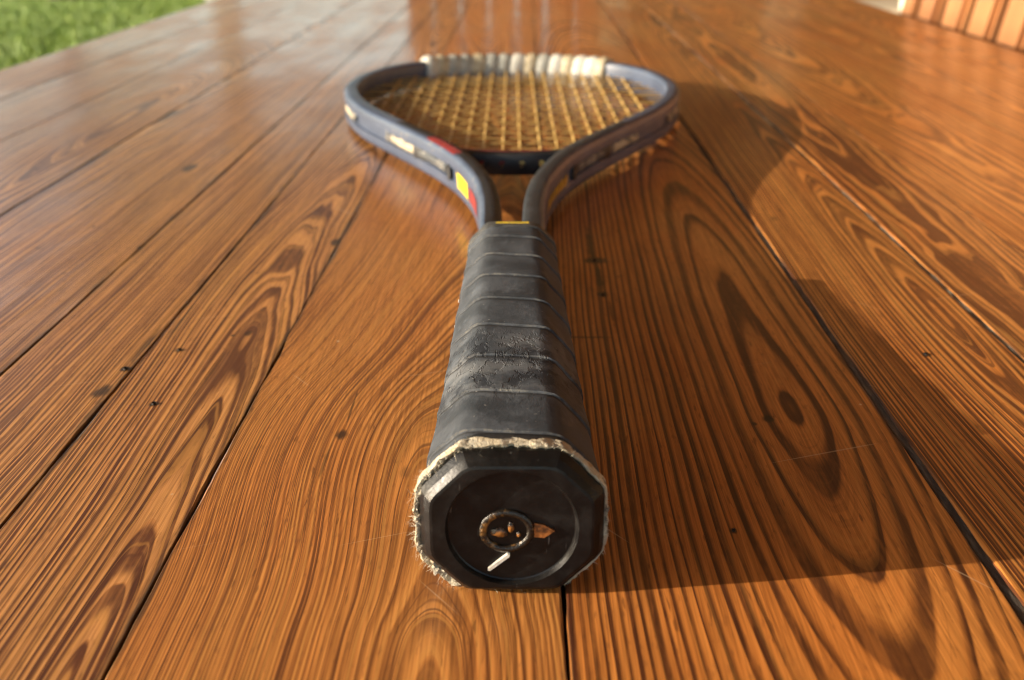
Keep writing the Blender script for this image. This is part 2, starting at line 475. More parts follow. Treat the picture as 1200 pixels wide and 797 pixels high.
m_grip, g, setp = material('grip_rubber')
v = g.coord(); x, y, z = g.sep(v)
n1 = g.noise(v, 60, 5, 0.65); n2 = g.noise(v, 420, 4, 0.7); n3 = g.noise(g.scale(v, (1, .6, 1)), 150, 5, 0.7)
ph = g.attr('phase')
edge = g.mul(g.ss(ph, 0.0, 0.03, 1.0, 0.0), g.mul(g.ss(n2, 0.42, 0.66), g.mul(g.ss(n1, .40, .62, .15, 1.0), g.ss(z, .0265, .031, .2, 1.0))))
c = g.mix(g.ss(n1, 0.35, 0.68), (0.022, 0.026, 0.032), (0.056, 0.063, 0.074))
c = g.mix(g.ss(n3, 0.50, 0.72, 0.0, 0.6), c, (0.082, 0.094, 0.112))
near = g.mul(g.ss(y, 0.028, 0.05), g.ss(y, 0.066, 0.088, 1.0, 0.0))
cr = g.mul(near, g.ss(n3, 0.47, 0.53, 1.0, 0.0))
c = g.mix(g.mul(cr, .75), c, (0.010, 0.012, 0.018))
c = g.mix(g.mul(g.mul(near, g.ss(n1, .45, .6)), .55), c, (0.13, 0.135, 0.14))
c = g.mix(g.mul(edge, .6), c, (0.20, 0.18, 0.14))
gap = g.ss(ph, 0.90, 0.985, 0.0, 0.8)
c = g.mix(gap, c, (0.012, 0.011, 0.010))
spk = g.ss(g.noise(v, 700, 2, .5), .72, .76, 0, .5)
c = g.mix(spk, c, (0.25, 0.24, 0.22))
setp(base_color=c, roughness=g.ss(n1, .3, .7, .60, .78), specular_ior_level=.3)
setp(normal=g.bump(g.add(g.mul(n2, .6), g.add(g.mul(n3, .6), g.mul(cr, -.8))), 0.00025))

def octagon(a, b, ft=.56, fs=.46, rnd=.16, per=4):
    """rounded octagon, counter-clockwise seen from -Y: list of (x, z)"""
    cs = [(a, -b * fs), (a, b * fs), (a * ft, b), (-a * ft, b), (-a, b * fs), (-a, -b * fs), (-a * ft, -b), (a * ft, -b)]
    pts = []
    for i, c in enumerate(cs):
        p, q = Vector(cs[i - 1]), Vector(cs[(i + 1) % 8]); c = Vector(c)
        A, B = c + (p - c) * rnd, c + (q - c) * rnd
        for k in range(3):
            t = k / 2
            pts.append(A * (1 - t) ** 2 + c * 2 * t * (1 - t) + B * t * t)
        nx = Vector(cs[(i + 1) % 8]); A2 = nx + (c - nx) * rnd
        for k in range(1, per):
            pts.append(B.lerp(A2, k / per))
    return pts

def grip_half(y):
    a = np.interp(y, [0, .02, .05, .10, .15, .20], [.0206, .0200, .0190, .0182, .0174, .0164])
    return float(a), float(a) * .835

PITCH, GY0, GY1 = 0.0232, 0.0070, 0.1925
N = len(octagon(1, 1))
V, F, PH = [], [], []
phs = [0.0, .012, .03, .07, .15, .3, .5, .7, .85, .94, .985]
turns = int((GY1 - GY0) / PITCH) + 3
nr = 0
for k in range(-1, turns):
    for p in phs:
        for i in range(N):
            y = GY0 + PITCH * (k + p + i / N) + .0003 * mnoise.noise(Vector((i * .7, k * 1.3, 4)))
            yc = min(max(y, GY0), GY1)
            a, b = grip_half(yc)
            off = 0.00045 * (1 - p) ** 1.3 if p > 0 else -0.00008
            if p == .012: off = .00036
            if p >= .94: off -= .00022
            off += .00025 * mnoise.noise(Vector((i * .45, yc * 60, 2))) + .00012 * mnoise.noise(Vector((i * 1.3, yc * 300, 6)))
            if yc >= GY1: off = -.0016 if y > GY1 + .004 else 0.0
            pt = octagon(a, b)[i] if i == 0 or True else None
            pt = pt + pt.normalized() * off
            V.append((pt.x, yc, pt.y + zc(yc))); PH.append(p)
        nr += 1
for j in range(nr - 1):
    for i in range(N):
        a = j * N + i
        if i == N - 1:      # the helix joins one turn further on
            jj = j + len(phs)
            if jj + 1 >= nr: continue
            b = jj * N
        else:
            b = a + 1
        q = (a, b, b + N, a + N)
        ys_ = [V[t][1] for t in q]
        if max(ys_) - min(ys_) < 1e-7 and (ys_[0] <= GY0 + 1e-6): continue
        F.append(q)
grip = mesh_obj('grip', V, F, m_grip, racket, smooth=True, sharp=32)
at = grip.data.attributes.new('phase', 'FLOAT', 'POINT'); at.data.foreach_set('value', PH)
fix_normals(grip)

# white paint flecks on the left flank of the grip
m_fleck = noisy('paint_fleck', (0.75, 0.74, 0.70), (0.6, 0.58, 0.52), 900, .6)
def fleck(y, ang_x, zz, r):
    bm = bmesh.new(); bmesh.ops.create_icosphere(bm, subdivisions=2, radius=r)
    for vv in bm.verts: vv.co *= 1 + .3 * mnoise.noise(vv.co * 900 + Vector((y * 99, 0, 0))); vv.co.x *= .35; vv.co.y *= 1.5
    me = bpy.data.meshes.new('paint_fleck'); bm.to_mesh(me); bm.free(); me.materials.append(m_fleck)
    o = link(bpy.data.objects.new('paint_fleck', me), racket); o.location = (ang_x, y, zz)
fleck(.110, -.0182, .0215, .0007); fleck(.131, -.0180, .0222, .00055)

# collar at the top of the grip with a yellow line
m_collar = noisy('collar_rubber', (0.02, 0.02, 0.02), (0.06, 0.06, 0.058), 300, .5, .65, .0003)
def ring_loft(name, rings, mat, parent, cap0=False, cap1=False, sharp=35):
    """rings: list of (y, [(x, z)...]) in racket space"""
    n = len(rings[0][1]); V, F = [], []
    for y, pts in rings:
        V += [(p[0], y, p[1] + zc(max(y, 0))) for p in pts]
    for j in range(len(rings) - 1):
        for i in range(n):
            F.append((j * n + i, j * n + (i + 1) % n, (j + 1) * n + (i + 1) % n, (j + 1) * n + i))
    if cap0: F.append(tuple(range(n)))
    if cap1: F.append(tuple((len(rings) - 1) * n + i for i in range(n)))
    o = mesh_obj(name, V, F, mat, parent, smooth=True, sharp=sharp)
    return fix_normals(o)
ca, cb = grip_half(GY1)
ring_loft('collar', [(.1895, octagon(ca + .0002, cb + .0001)), (.1900, octagon(ca + .0009, cb + .0008)), (.1965, octagon(ca + .0006, cb + .0005)), (.1985, octagon(ca - .0003, cb - .0006)), (.2005, octagon(ca - .0022, cb - .0026))], m_collar, racket, False, True)
m_yel = noisy('yellow_paint', (0.80, 0.58, 0.02), (0.62, 0.42, 0.02), 260, .45, .6, lo=.45, hi=.8)
m_yel2 = noisy('yellow_lettering', (0.70, 0.42, 0.02), (0.30, 0.17, 0.02), 500, .45, .6)
V = []; zz = cb + .0006
for q in range(13):
    xx = -.0062 + .0128 * q / 12
    w = .0009 + .0004 * mnoise.noise(Vector((q * .9, 3, 1)))
    V += [(xx, .1940 - w, zz + zc(.195) + .00018), (xx, .1940 + w, zz + zc(.195) + .00012)]
mesh_obj('yellow_stripe', V, [(2 * q, 2 * q + 2, 2 * q + 3, 2 * q + 1) for q in range(12)], m_yel, racket)

# butt cap
m_cap, g, setp = material('butt_plastic')
v = g.coord()
n1 = g.noise(v, 130, 5, .65); n2 = g.noise(g.scale(v, (1, 1, 1)), 600, 4, .7)
scr = g.ss(g.noise(g.scale(v, (1500, 1500, 120)), 1, 1), .74, .79, 0, .6)
c = g.mix(g.ss(n1, .4, .75), (0.006, 0.0055, 0.0055), (0.016, 0.015, 0.0145))
c = g.mix(g.ss(n2, .66, .80, 0, .5), c, (0.09, 0.085, 0.08))
c = g.mix(scr, c, (0.16, 0.15, 0.14))
setp(base_color=c, roughness=g.ss(n1, .3, .7, .28, .42), specular_ior_level=.24, normal=g.bump(n2, .00010))
BA, BB = .0208, .0183
def circ(r, n=N):
    base = octagon(1, 1); out = []
    for p in base:
        d = Vector(p).normalized(); out.append(d * r)
    return out
def mixpts(A, B, t): return [Vector(a).lerp(Vector(b), t) for a, b in zip(A, B)]
o8 = octagon(BA, BB, .54, .46, .12); o7 = octagon(BA - .0008, BB - .0007, .54, .46, .12)
rings = [(.0220, octagon(BA - .0026, BB - .0030)), (.0120, octagon(BA - .0012, BB - .0012, .54, .46, .12)), (.0050, o8), (.0036, o8),
         (.0016, octagon(BA - .0011, BB - .0010, .54, .46, .12)), (.0002, octagon(BA - .0024, BB - .0022, .54, .46, .14)), (.0000, octagon(BA - .0030, BB - .0028, .54, .46, .14)),
         (.0000, circ(.0150)), (.0002, circ(.0149)), (.0012, circ(.0145)), (.0014, circ(.0142)), (.0015, circ(.0075)), (.0015, circ(.002))]
butt = ring_loft('butt_cap', rings, m_cap, racket, True, True, 14)

# raised emblem in the recess: worn ring, bead pair, wedge, highlight bar
m_gold = noisy('worn_gold', (0.016, 0.012, 0.009), (0.30, 0.15, 0.04), 240, .2, .4, .0003, lo=.52, hi=.68, metallic=.2)
m_orange = noisy('orange_wear', (0.05, 0.02, 0.008), (0.30, 0.10, 0.018), 330, .4, .55, .0002)
m_pale = noisy('pale_highlight', (0.62, 0.60, 0.55), (0.45, 0.43, 0.38), 800, .5)  # sun highlight on the raised bar, put into its colour
EX, EZ = -.0012, ZB - .0012
def torus(name, cx, cz, rx, rz, tube, mat, parent, n=40, mseg=8, a0=0, a1=math.tau):
    V, F = [], []
    for i in range(n):
        a = a0 + (a1 - a0) * i / n
        c = Vector((cx + rx * math.cos(a), 0, cz + rz * math.sin(a)))
        d = Vector((math.cos(a), 0, math.sin(a)))
        for q in range(mseg):
            b = q * math.tau / mseg
            p = c + d * (tube * math.cos(b)); V.append((p.x, .0014 + tube * .8 * math.sin(b), p.z))
    for i in range(n):
        for q in range(mseg):
            F.append((i * mseg + q, ((i + 1) % n) * mseg + q, ((i + 1) % n) * mseg + (q + 1) % mseg, i * mseg + (q + 1) % mseg))
    return fix_normals(mesh_obj(name, V, F, mat, parent, smooth=True))
torus('emblem_ring', EX, EZ, .0054, .0048, .00095, m_gold, butt)
m_gold2 = noisy('gold_bead', (0.016, 0.011, 0.008), (0.30, 0.12, 0.025), 330, .25, .4, .0003, lo=.46, hi=.62)
for ex, ez, sx_, sz_, sd in ((-.0017, -.0004, .0017, .0012, 1), (.0009, .0011, .0007, .0013, 3), (.0027, -.0009, .0005, .0008, 6)):
    bm = bmesh.new(); bmesh.ops.create_icosphere(bm, subdivisions=3, radius=1.0)
    for vv in bm.verts:
        k = 1 + .45 * mnoise.noise(vv.co * 1.6 + Vector((sd * 7, 0, 0)))
        vv.co = Vector((vv.co.x * sx_ * k, vv.co.y * .0006, vv.co.z * sz_ * k))
    me = bpy.data.meshes.new('emblem_bead'); bm.to_mesh(me); bm.free(); me.materials.append(m_gold2)
    me.polygons.foreach_set('use_smooth', [True] * len(me.polygons))
    o = link(bpy.data.objects.new('emblem_bead', me), butt); o.location = (EX + ex, .0014, EZ + ez)
def prism(name, pts, y0, y1, mat, parent, bev=.0001):
    n = len(pts)
    V = [(p[0], y0, p[1]) for p in pts] + [(p[0], y1, p[1]) for p in pts]
    F = [tuple(range(n)), tuple(reversed(range(n, 2 * n)))] + [(i, (i + 1) % n, n + (i + 1) % n, n + i) for i in range(n)]
    o = fix_normals(mesh_obj(name, V, F, mat, parent))
    return o
prism('emblem_wedge', [(EX + .0062, EZ + .0023), (EX + .0084, EZ + .0018), (EX + .0108, EZ + .0002), (EX + .0085, EZ - .0016), (EX + .0062, EZ - .0014)], .0009, .0018, m_orange, butt)
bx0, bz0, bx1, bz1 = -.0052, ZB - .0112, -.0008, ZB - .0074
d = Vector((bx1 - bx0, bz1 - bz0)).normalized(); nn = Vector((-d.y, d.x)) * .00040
prism('highlight_bar', [(bx0 + nn.x, bz0 + nn.y), (bx0 - d.x * .0004, bz0 - d.y * .0004), (bx0 - nn.x, bz0 - nn.y), (bx1 - nn.x, bz1 - nn.y), (bx1 + d.x * .0004, bz1 + d.y * .0004), (bx1 + nn.x, bz1 + nn.y)], .0006, .0018, m_pale, butt)

# frayed cloth tape between the cap and the grip
m_cloth, g, setp = material('frayed_cloth')
v = g.coord()
n1 = g.noise(v, 160, 5, .65); n2 = g.noise(v, 1200, 3, .7)
c = g.mix(g.ss(n1, .38, .62), (0.40, 0.33, 0.22), (0.60, 0.54, 0.42))
c = g.mix(g.ss(n1, .55, .66, 0, .9), c, (0.05, 0.045, 0.04))
c = g.mix(g.ss(n2, .35, .7, 0, .35), c, (0.62, 0.57, 0.46))
setp(base_color=c, roughness=.95, specular_ior_level=.1, normal=g.bump(n2, .0008))
M = 220
def oct_at(a, b, t):
    pts = octagon(a, b, .54, .46, .2); n = len(pts)
    per = [0]
    for i in range(n): per.append(per[-1] + (Vector(pts[(i + 1) % n]) - Vector(pts[i])).length)
    s = t * per[-1]
    for i in range(n):
        if s <= per[i + 1] + 1e-12:
            return Vector(pts[i]).lerp(Vector(pts[(i + 1) % n]), (s - per[i]) / max(1e-9, per[i + 1] - per[i]))
    return Vector(pts[0])
V, F = [], []
for i in range(M):
    t = i / M
    ang = t * math.tau
    c0 = (math.cos(ang), math.sin(ang))
    def nz(f, s): return mnoise.noise(Vector((c0[0] * f, c0[1] * f, s)))
    p0 = oct_at(BA, BB, t)
    top = max(0.0, p0.y / BB)
    low = max(0, -p0.y / BB) * (1 if p0.x < 0 else .2)
    fr_y = .0044 + .0010 * nz(3, 1) + .0007 * nz(9, 2) + .0003 * nz(26, 3)
    bk_y = .0072 + .0010 * top + .0034 * nz(2.2, 4) + .0018 * nz(6, 5) + .0006 * nz(22, 8)
    lift = .00045 + .0004 * max(0, nz(3.5, 6)) + .0005 * low + (.0003 if p0.x < -.01 else 0) + .0003 * nz(6, 7)
    fray = .0004 + .0009 * max(0, nz(11, 9)) + .0009 * low
    rows_ = [(fr_y + .0004, lift - .0006), (fr_y - .0002, lift + fray * .6), (fr_y + .0006, lift + fray), (fr_y + .0018, lift + .0004), ((fr_y + bk_y) / 2, lift + .0001 + .0006 * nz(5, 12)), (bk_y - .0008, lift + .0005), (bk_y, lift + .0001), (bk_y + .0002, lift - .0008)]
    for yy, of in rows_:
        shrink = .0000 if yy < .006 else (yy - .006) * .08
        q = oct_at(BA - shrink, BB - shrink, t)
        q = q + q.normalized() * of
        zq = max(q.y + zc(yy), .0002)
        V.append((q.x, yy, zq))
K = 8
for i in range(M):
    for q in range(K - 1):
        F.append((i * K + q, ((i + 1) % M) * K + q, ((i + 1) % M) * K + q + 1, i * K + q + 1))
cloth = fix_normals(mesh_obj('frayed_tape', V, F, m_cloth, racket, smooth=True, sharp=60))
m_thread = noisy('loose_thread', (0.45, 0.40, 0.30), (0.62, 0.58, 0.47), 500, .9)
V, F = [], []
def thread(p, d, ln, wd, r):
    side = Vector((r.uniform(-1, 1), r.uniform(-1, 1), r.uniform(-1, 1))).cross(d).normalized() * wd
    seg = 4; pos = Vector(p); dd = d.copy()
    b = len(V)
    for k in range(seg + 1):
        s = 1 - k / (seg + .3)
        V.append(tuple(pos + side * s)); V.append(tuple(pos - side * s))
        dd = (dd + Vector((r.gauss(0, .35), r.gauss(0, .35), r.gauss(0, .35) - .05))).normalized()
        pos = pos + dd * (ln / seg); pos.z = max(pos.z, .0003)
    for k in range(seg):
        F.append((b + 2 * k, b + 2 * k + 1, b + 2 * k + 3, b + 2 * k + 2))
rt = random.Random(5)
for _ in range(900):
    t = rt.random(); q = oct_at(BA, BB, t)
    lowleft = (q.x < -.006) or (q.y < 0 and q.x < .004)
    if not lowleft and rt.random() < .55: continue
    yy = rt.gauss(.0046, .0007)
    o_ = q + q.normalized() * .0006
    dd = Vector((q.normalized().x * rt.uniform(.2, 1), rt.gauss(-.25, .6), q.normalized().y * rt.uniform(.1, 1))).normalized()
    thread((o_.x, yy, max(.0004, o_.y + zc(yy))), dd, rt.uniform(.0006, .0020) * (1.9 if lowleft else .8), rt.uniform(.00004, .00009), rt)
mesh_obj('loose_threads', V, F, m_thread, cloth)['kind'] = 'stuff'
# little tufts at the torn edge
for tx, tz, rr_ in ((-.0205, ZB + .0075, .0011), (-.0213, ZB + .0002, .0009), (-.0170, ZB - .0120, .0017), (-.0115, .0025, .0016), (-.0145, .0058, .0012), (-.0208, ZB - .0065, .0010)):
    bm = bmesh.new(); bmesh.ops.create_icosphere(bm, subdivisions=3, radius=rr_)
    for vv in bm.verts:
        k = 1 + .9 * mnoise.noise(vv.co * 1500 + Vector((tx * 900, 0, 0))) + .6 * mnoise.noise(vv.co * 4200)
        vv.co = vv.co * max(.25, k)
    me = bpy.data.meshes.new('cloth_tuft'); bm.to_mesh(me); bm.free(); me.materials.append(m_cloth)
    o = link(bpy.data.objects.new('cloth_tuft', me), cloth); o.location = (tx, .0042, max(tz, rr_ * 1.0))

# ---- frame
m_frame, g, setp = material('frame_paint')
v = g.coord(); x, y, z = g.sep(v)
n1 = g.noise(v, 35, 4, .6); n2 = g.noise(v, 260, 5, .7)
c = g.mix(g.ss(n1, .35, .65), (0.036, 0.051, 0.088), (0.054, 0.073, 0.118))
wear = g.ss(g.add(n2, g.mul(n1, .4)), .82, .92, 0, .8)
c = g.mix(wear, c, (0.20, 0.18, 0.15))
setp(base_color=c, metallic=.0, roughness=g.ss(n2, .3, .7, .40, .52), specular_ior_level=.5, coat_weight=.12, coat_roughness=.2, normal=g.bump(n2, .00008))
m_black = noisy('black_paint', (0.007, 0.007, 0.008), (0.018, 0.018, 0.020), 120, .5, .6, .0001)
half = [(.0140, .190), (.0142, .212), (.0147, .235), (.0160, .258), (.0203, .290), (.0308, .330), (.0468, .369), (.0750, .4245), (.0985, .4720), (.1140, .5180), (.1215, .5620), (.1195, .6080), (.1065, .6540), (.0815, .6880), (.0440, .7080), (0, .7135)]
ctrl = [(-a, b) for a, b in half] + [(a, b) for a, b in reversed(half[:-1])]
def catmull(P, per=10):
    out = []
    P = [Vector(p) for p in P]
    for i in range(len(P) - 1):
        p0 = P[i - 1] if i else P[0] * 2 - P[1]; p1, p2 = P[i], P[i + 1]; p3 = P[i + 2] if i + 2 < len(P) else P[-1] * 2 - P[-2]
        for k in range(per):
            t = k / per
            out.append(.5 * ((2 * p1) + (p2 - p0) * t + (2 * p0 - 5 * p1 + 4 * p2 - p3) * t * t + (3 * p1 - p0 - 3 * p2 + p3) * t ** 3))
    out.append(P[-1]); return out
path = catmull(ctrl, 10)
def normals2(P):
    out = []
    for i in range(len(P)):
        t = (P[min(i + 1, len(P) - 1)] - P[max(i - 1, 0)]).normalized()
        out.append(Vector((-t.y, t.x)))      # to the left of travel = outward for this clockwise loop
    return out
nrm = normals2(path)
sec = [(-.0042, .0103), (0, .0107), (.0030, .0105), (.0046, .0098), (.0055, .0086), (.0058, .0070), (.0058, .0034), ('g', .0028), ('g', -.0028), (.0058, -.0034), (.0058, -.0070), (.0055, -.0086), (.0046, -.0098), (.0030, -.0105), (0, -.0107), (-.0042, -.0103), (-.0052, -.0092), (-.0057, -.0070), (-.0057, .0070), (-.0052, .0092)]
def sm(a, b, v): t = min(1, max(0, (v - a) / (b - a))); return t * t * (3 - 2 * t)
def frame_uv(u, v, y, grow=0.0):
    gr = sm(.315, .345, y)
    if u == 'g': u = .0053 - .0018 * gr
    k = .93 + .07 * sm(.24, .36, y)
    kv = .94 + .06 * sm(.22, .36, y)
    u = u * k - .0058 * k
    ln = math.hypot(u + .0058 * k, v) or 1
    return u + (u + .0058 * k) / ln * grow, v * kv + v / ln * grow
def fpt(i, u, v, grow=0.0):
    p, n_ = path[i], nrm[i]
    uu, vv = frame_uv(u * .9 if u != 'g' else u, v, p.y, grow)
    q = p + n_ * uu
    return (q.x, q.y, zc(p.y) + vv)
V, F = [], []; ns = len(sec)
for i in range(len(path)):
    V += [fpt(i, u, v) for u, v in sec]
for i in range(len(path) - 1):
    for q in range(ns):
        F.append((i * ns + q, i * ns + (q + 1) % ns, (i + 1) * ns + (q + 1) % ns, (i + 1) * ns + q))
F.append(tuple(range(ns))); F.append(tuple((len(path) - 1) * ns + q for q in range(ns)))
frame = fix_normals(mesh_obj('frame', V, F, m_frame, racket, smooth=True, sharp=38))

def idx_at(side, y, upper=False):
    best, bi = 9, 0
    for i, p in enumerate(path):
        if (p.x < 0) == (side < 0) and abs(p.y - y) < best and (upper == (abs(i - (len(path) - 1) / 2) < 48)):
            best, bi = abs(p.y - y), i
    return bi
# patches that follow the frame surface (paint, decals, grommet strips)
def patch(name, side, i0, i1, prof, mat, lift, jag=0.0, thick=None, seed=0):
    """prof: (u, v) points on the section from top to bottom"""
    if i0 > i1: i0, i1 = i1, i0
    V, F = [], []; n = len(prof); sub = 3
    steps = (i1 - i0) * sub
    for s in range(steps + 1):
        f = i0 + s / sub; a = min(int(f), len(path) - 2); fr_ = f - a
        for q, (u, v) in enumerate(prof):
            P0, P1 = Vector(fpt(a, u, v, lift)), Vector(fpt(a + 1, u, v, lift))
            w = P0.lerp(P1, fr_)
            if jag and q in (0, n - 1):
                w.z += jag * mnoise.noise(Vector((s * .55, q * 3, seed))) * (1 if q == 0 else -1)
            V.append(tuple(w))
    for s in range(steps):
        for q in range(n - 1):
            F.append((s * n + q, s * n + q + 1, (s + 1) * n + q + 1, (s + 1) * n + q))
    o = mesh_obj(name, V, F, mat, frame, smooth=True)
    fix_normals(o)
    return o
m_red = noisy('red_paint', (0.24, 0.022, 0.020), (0.16, 0.014, 0.014), 200, .4, .55)
mid = [(.0060, .0040), (.0060, .0014), (.0060, -.0014), (.0060, -.0040)]
iL = lambda y: idx_at(-1, y); iR = lambda y: idx_at(1, y)
top_band = [(-.0057, .0066), (-.0052, .0092), (-.0042, .0103), (0, .0107), (.0028, .0105)]
# dark upper faces of the arms, red flash beside the bridge
patch('arm_stripe', -1, iL(.198), iL(.420), top_band, m_black, .00015)
patch('arm_stripe', 1, iR(.198), iR(.420), top_band, m_black, .00015)
patch('red_flash', -1, iL(.333), iL(.372), [(-.0010, .0106), (.0030, .0105), (.0044, .0099)], m_red, .0003)
patch('red_flash', -1, iL(.265), iL(.293), [(.0060, .0034), (.0060, .0010), (.0060, -.0020), (.0060, -.0036)], m_red, .0002)

def lettering(side, y0, y1, count, mat, hgt):
    """slanted block strokes along the arm, too soft in the photo to read"""
    i0, i1 = (iL(y0), iL(y1)) if side < 0 else (iR(y0), iR(y1))
    if i0 > i1: i0, i1 = i1, i0
    for k in range(count):
        f0 = i0 + (i1 - i0) * (k + .03) / count; f1 = i0 + (i1 - i0) * (k + (.93 if side < 0 else .66)) / count
        V, F = [], []
        for s in range(7):
            for q in range(3):
                v = hgt * (1 - q) * (1 + .10 * math.sin(k * 2.1 + s * 1.3))
                f = f0 + (f1 - f0) * s / 6 + (.35 if side < 0 else -.35) * (1 - q)
                f = min(max(f, 0), len(path) - 1.001); a = int(f)
                w = Vector(fpt(a, .0060, v, .00028)).lerp(Vector(fpt(a + 1, .0060, v, .00028)), f - a)
                V.append(tuple(w))
        for s in range(6):
            for q in range(2):
                F.append((s * 3 + q, s * 3 + q + 1, (s + 1) * 3 + q + 1, (s + 1) * 3 + q))
        fix_normals(mesh_obj('decal_letter', V, F, mat, frame, smooth=True))
lettering(-1, .296, .321, 4, m_yel, .0037)
lettering(1, .264, .322, 8, m_yel2, .0024)

m_grom, g, setp = material('grommet_plastic')
v = g.coord()
n1 = g.noise(v, 55, 4, .65); n2 = g.noise(v, 500, 4, .7)
c = g.mix(g.ss(n1, .42, .56), (0.07, 0.07, 0.07), (0.42, 0.36, 0.25))
c = g.mix(g.ss(n2, .55, .7, 0, .6), c, (0.06, 0.05, 0.04))
setp(base_color=c, roughness=.6, normal=g.bump(n2, .0006))
m_grom2 = noisy('grommet_grey', (0.05, 0.055, 0.06), (0.20, 0.19, 0.17), 120, .6, .6, .0005, lo=.45, hi=.68)
gp = [(.0044, .0024), (.0054, .0015), (.0054, -.0015), (.0044, -.0024)]
for side, fi in ((-1, iL), (1, iR)):
    for k, (a, b) in enumerate(((.346, .386), (.389, .428), (.487, .53))):
        patch('grommet_strip', side, fi(a), fi(b), gp, m_grom if k else m_grom2, .0001, .0016, seed=k * 3.1 + side)
    # dark plug that closes the groove
    V = []
    i = fi(.338)
    for q in range(14):
        a = q * math.tau / 14
        f = i + .9 * math.cos(a) * (1 if side < 0 else -1)
        j = int(f)
        w = Vector(fpt(j, .0061, .0040 * math.sin(a), .0004)).lerp(Vector(fpt(j + 1, .0061, .0040 * math.sin(a), .0004)), f - j)
        V.append(tuple(w))
    c_ = sum((Vector(a) for a in V), Vector()) / 14
    n_ = nrm[i]
    V2 = [tuple(Vector(a) - Vector((n_.x, n_.y, 0)) * .003) for a in V]
    fix_normals(mesh_obj('groove_plug', V + V2, [tuple(range(14))] + [(q, (q + 1) % 14, 14 + (q + 1) % 14, 14 + q) for q in range(14)], m_black, frame))

# bridge closing the head above the throat
bctrl = [(-.052, .3915), (-.040, .3745), (-.022, .3625), (0, .3585), (.022, .3625), (.040, .3745), (.052, .3915)]
bpath = catmull(bctrl, 8); bn = normals2(bpath)
bsec = [(-.0042, .0056), (0, .0064), (.0040, .0056), (.0052, .003), (.0052, -.003), (.0040, -.0056), (0, -.0064), (-.0042, -.0056), (-.0052, -.003), (-.0052, .003)]
V, F = [], []
for p, n_ in zip(bpath, bn):
    for u, v in bsec:
        q = p + n_ * u; V.append((q.x, q.y, zc(p.y) + v))
for i in range(len(bpath) - 1):
    for q in range(10): F.append((i * 10 + q, i * 10 + (q + 1) % 10, (i + 1) * 10 + (q + 1) % 10, (i + 1) * 10 + q))
bridge = fix_normals(mesh_obj('bridge', V, F, m_black, racket, smooth=True, sharp=40))
V = []
for p, n_ in zip(bpath[12:-16], bn[12:-16]):
    for u in (-.0006, .0016):
        q = p + n_ * u; V.append((q.x, q.y, zc(p.y) + .0067))
mesh_obj('red_stripe', V, [(2 * i, 2 * i + 2, 2 * i + 3, 2 * i + 1) for i in range(len(V) // 2 - 1)], m_red, bridge)

# ---- strings
m_str, g, setp = material('string_gut')
v = g.coord(); n1 = g.noise(v, 90, 3, .6); n2 = g.noise(v, 1500, 2, .6)
setp(base_color=g.mix(g.ss(n1, .35, .65), (0.60, 0.40, 0.12), (0.42, 0.26, 0.07)), roughness=.4, specular_ior_level=.5, normal=g.bump(n2, .0002))
m_str2 = noisy('string_dark', (0.36, 0.22, 0.065), (0.50, 0.32, 0.10), 120, .4)
head = [path[i] + nrm[i] * -.0106 for i in range(len(path)) if path[i].y > .372]
inner = head + [bpath[i] + bn[i] * -.004 for i in range(len(bpath) - 1, -1, -1) if abs(bpath[i].x) < .034]
def hits(axis, val):
    out = []
    for i in range(len(inner)):
        a, b = inner[i], inner[(i + 1) % len(inner)]
        if (a[axis] - val) * (b[axis] - val) < 0:
            t = (val - a[axis]) / (b[axis] - a[axis]); out.append(a[1 - axis] + (b[1 - axis] - a[1 - axis]) * t)
    return (min(out), max(out)) if len(out) >= 2 else None
def tube(pts, r, n=6):
    V, F = [], []
    for i, p in enumerate(pts):
        t = (Vector(pts[min(i + 1, len(pts) - 1)]) - Vector(pts[max(i - 1, 0)])).normalized()
        s = t.cross(Vector((0, 0, 1))).normalized(); u = s.cross(t)
        for q in range(n):
            a = q * math.tau / n; V.append(tuple(Vector(p) + s * (r * math.cos(a)) + u * (r * math.sin(a))))
    for i in range(len(pts) - 1):
        for q in range(n): F.append((i * n + q, i * n + (q + 1) % n, (i + 1) * n + (q + 1) % n, (i + 1) * n + q))
    return V, F
mains = [(-8.5 + k) * .0106 for k in range(18)]
crosses = [.3790 + k * .0150 for k in range(20)]
SR = .00072
rs = random.Random(9)
m_grommet = noisy('grommet_yellow', (0.55, 0.45, 0.10), (0.40, 0.36, 0.22), 300, .5)
for k, x in enumerate(mains):
    h = hits(0, x)
    if not h: continue
    y0, y1 = h[0] - .003, h[1] + .003
    jit = rs.uniform(-.0006, .0006)
    pts = [(x, y0, zc(y0))]
    for j, cy in enumerate(crosses):
        if y0 + .004 < cy < y1 - .004:
            pts.append((x + jit + rs.uniform(-.0002, .0002), cy, zc(cy) + SR * .85 * (1 if (j + k) % 2 else -1)))
            pts.append((x + jit, cy + .0075, zc(cy)))
    pts = [p for p in pts if p[1] < y1 - .001] + [(x, y1, zc(y1))]
    V, F = tube(pts, SR)
    mesh_obj('main_string', V, F, m_str, racket, smooth=True)
    if abs(x) < .045:
        bm = bmesh.new(); bmesh.ops.create_cone(bm, cap_ends=True, segments=10, radius1=.0019, radius2=.0013, depth=.004)
        me = bpy.data.meshes.new('grommet'); bm.to_mesh(me); bm.free(); me.materials.append(m_grommet if k > 9 or k % 3 == 0 else m_red)
        o = link(bpy.data.objects.new('grommet', me), bridge); o.location = (x, h[0] + .0008, zc(h[0]) + .0012); o.rotation_euler = (R(-70), 0, 0)
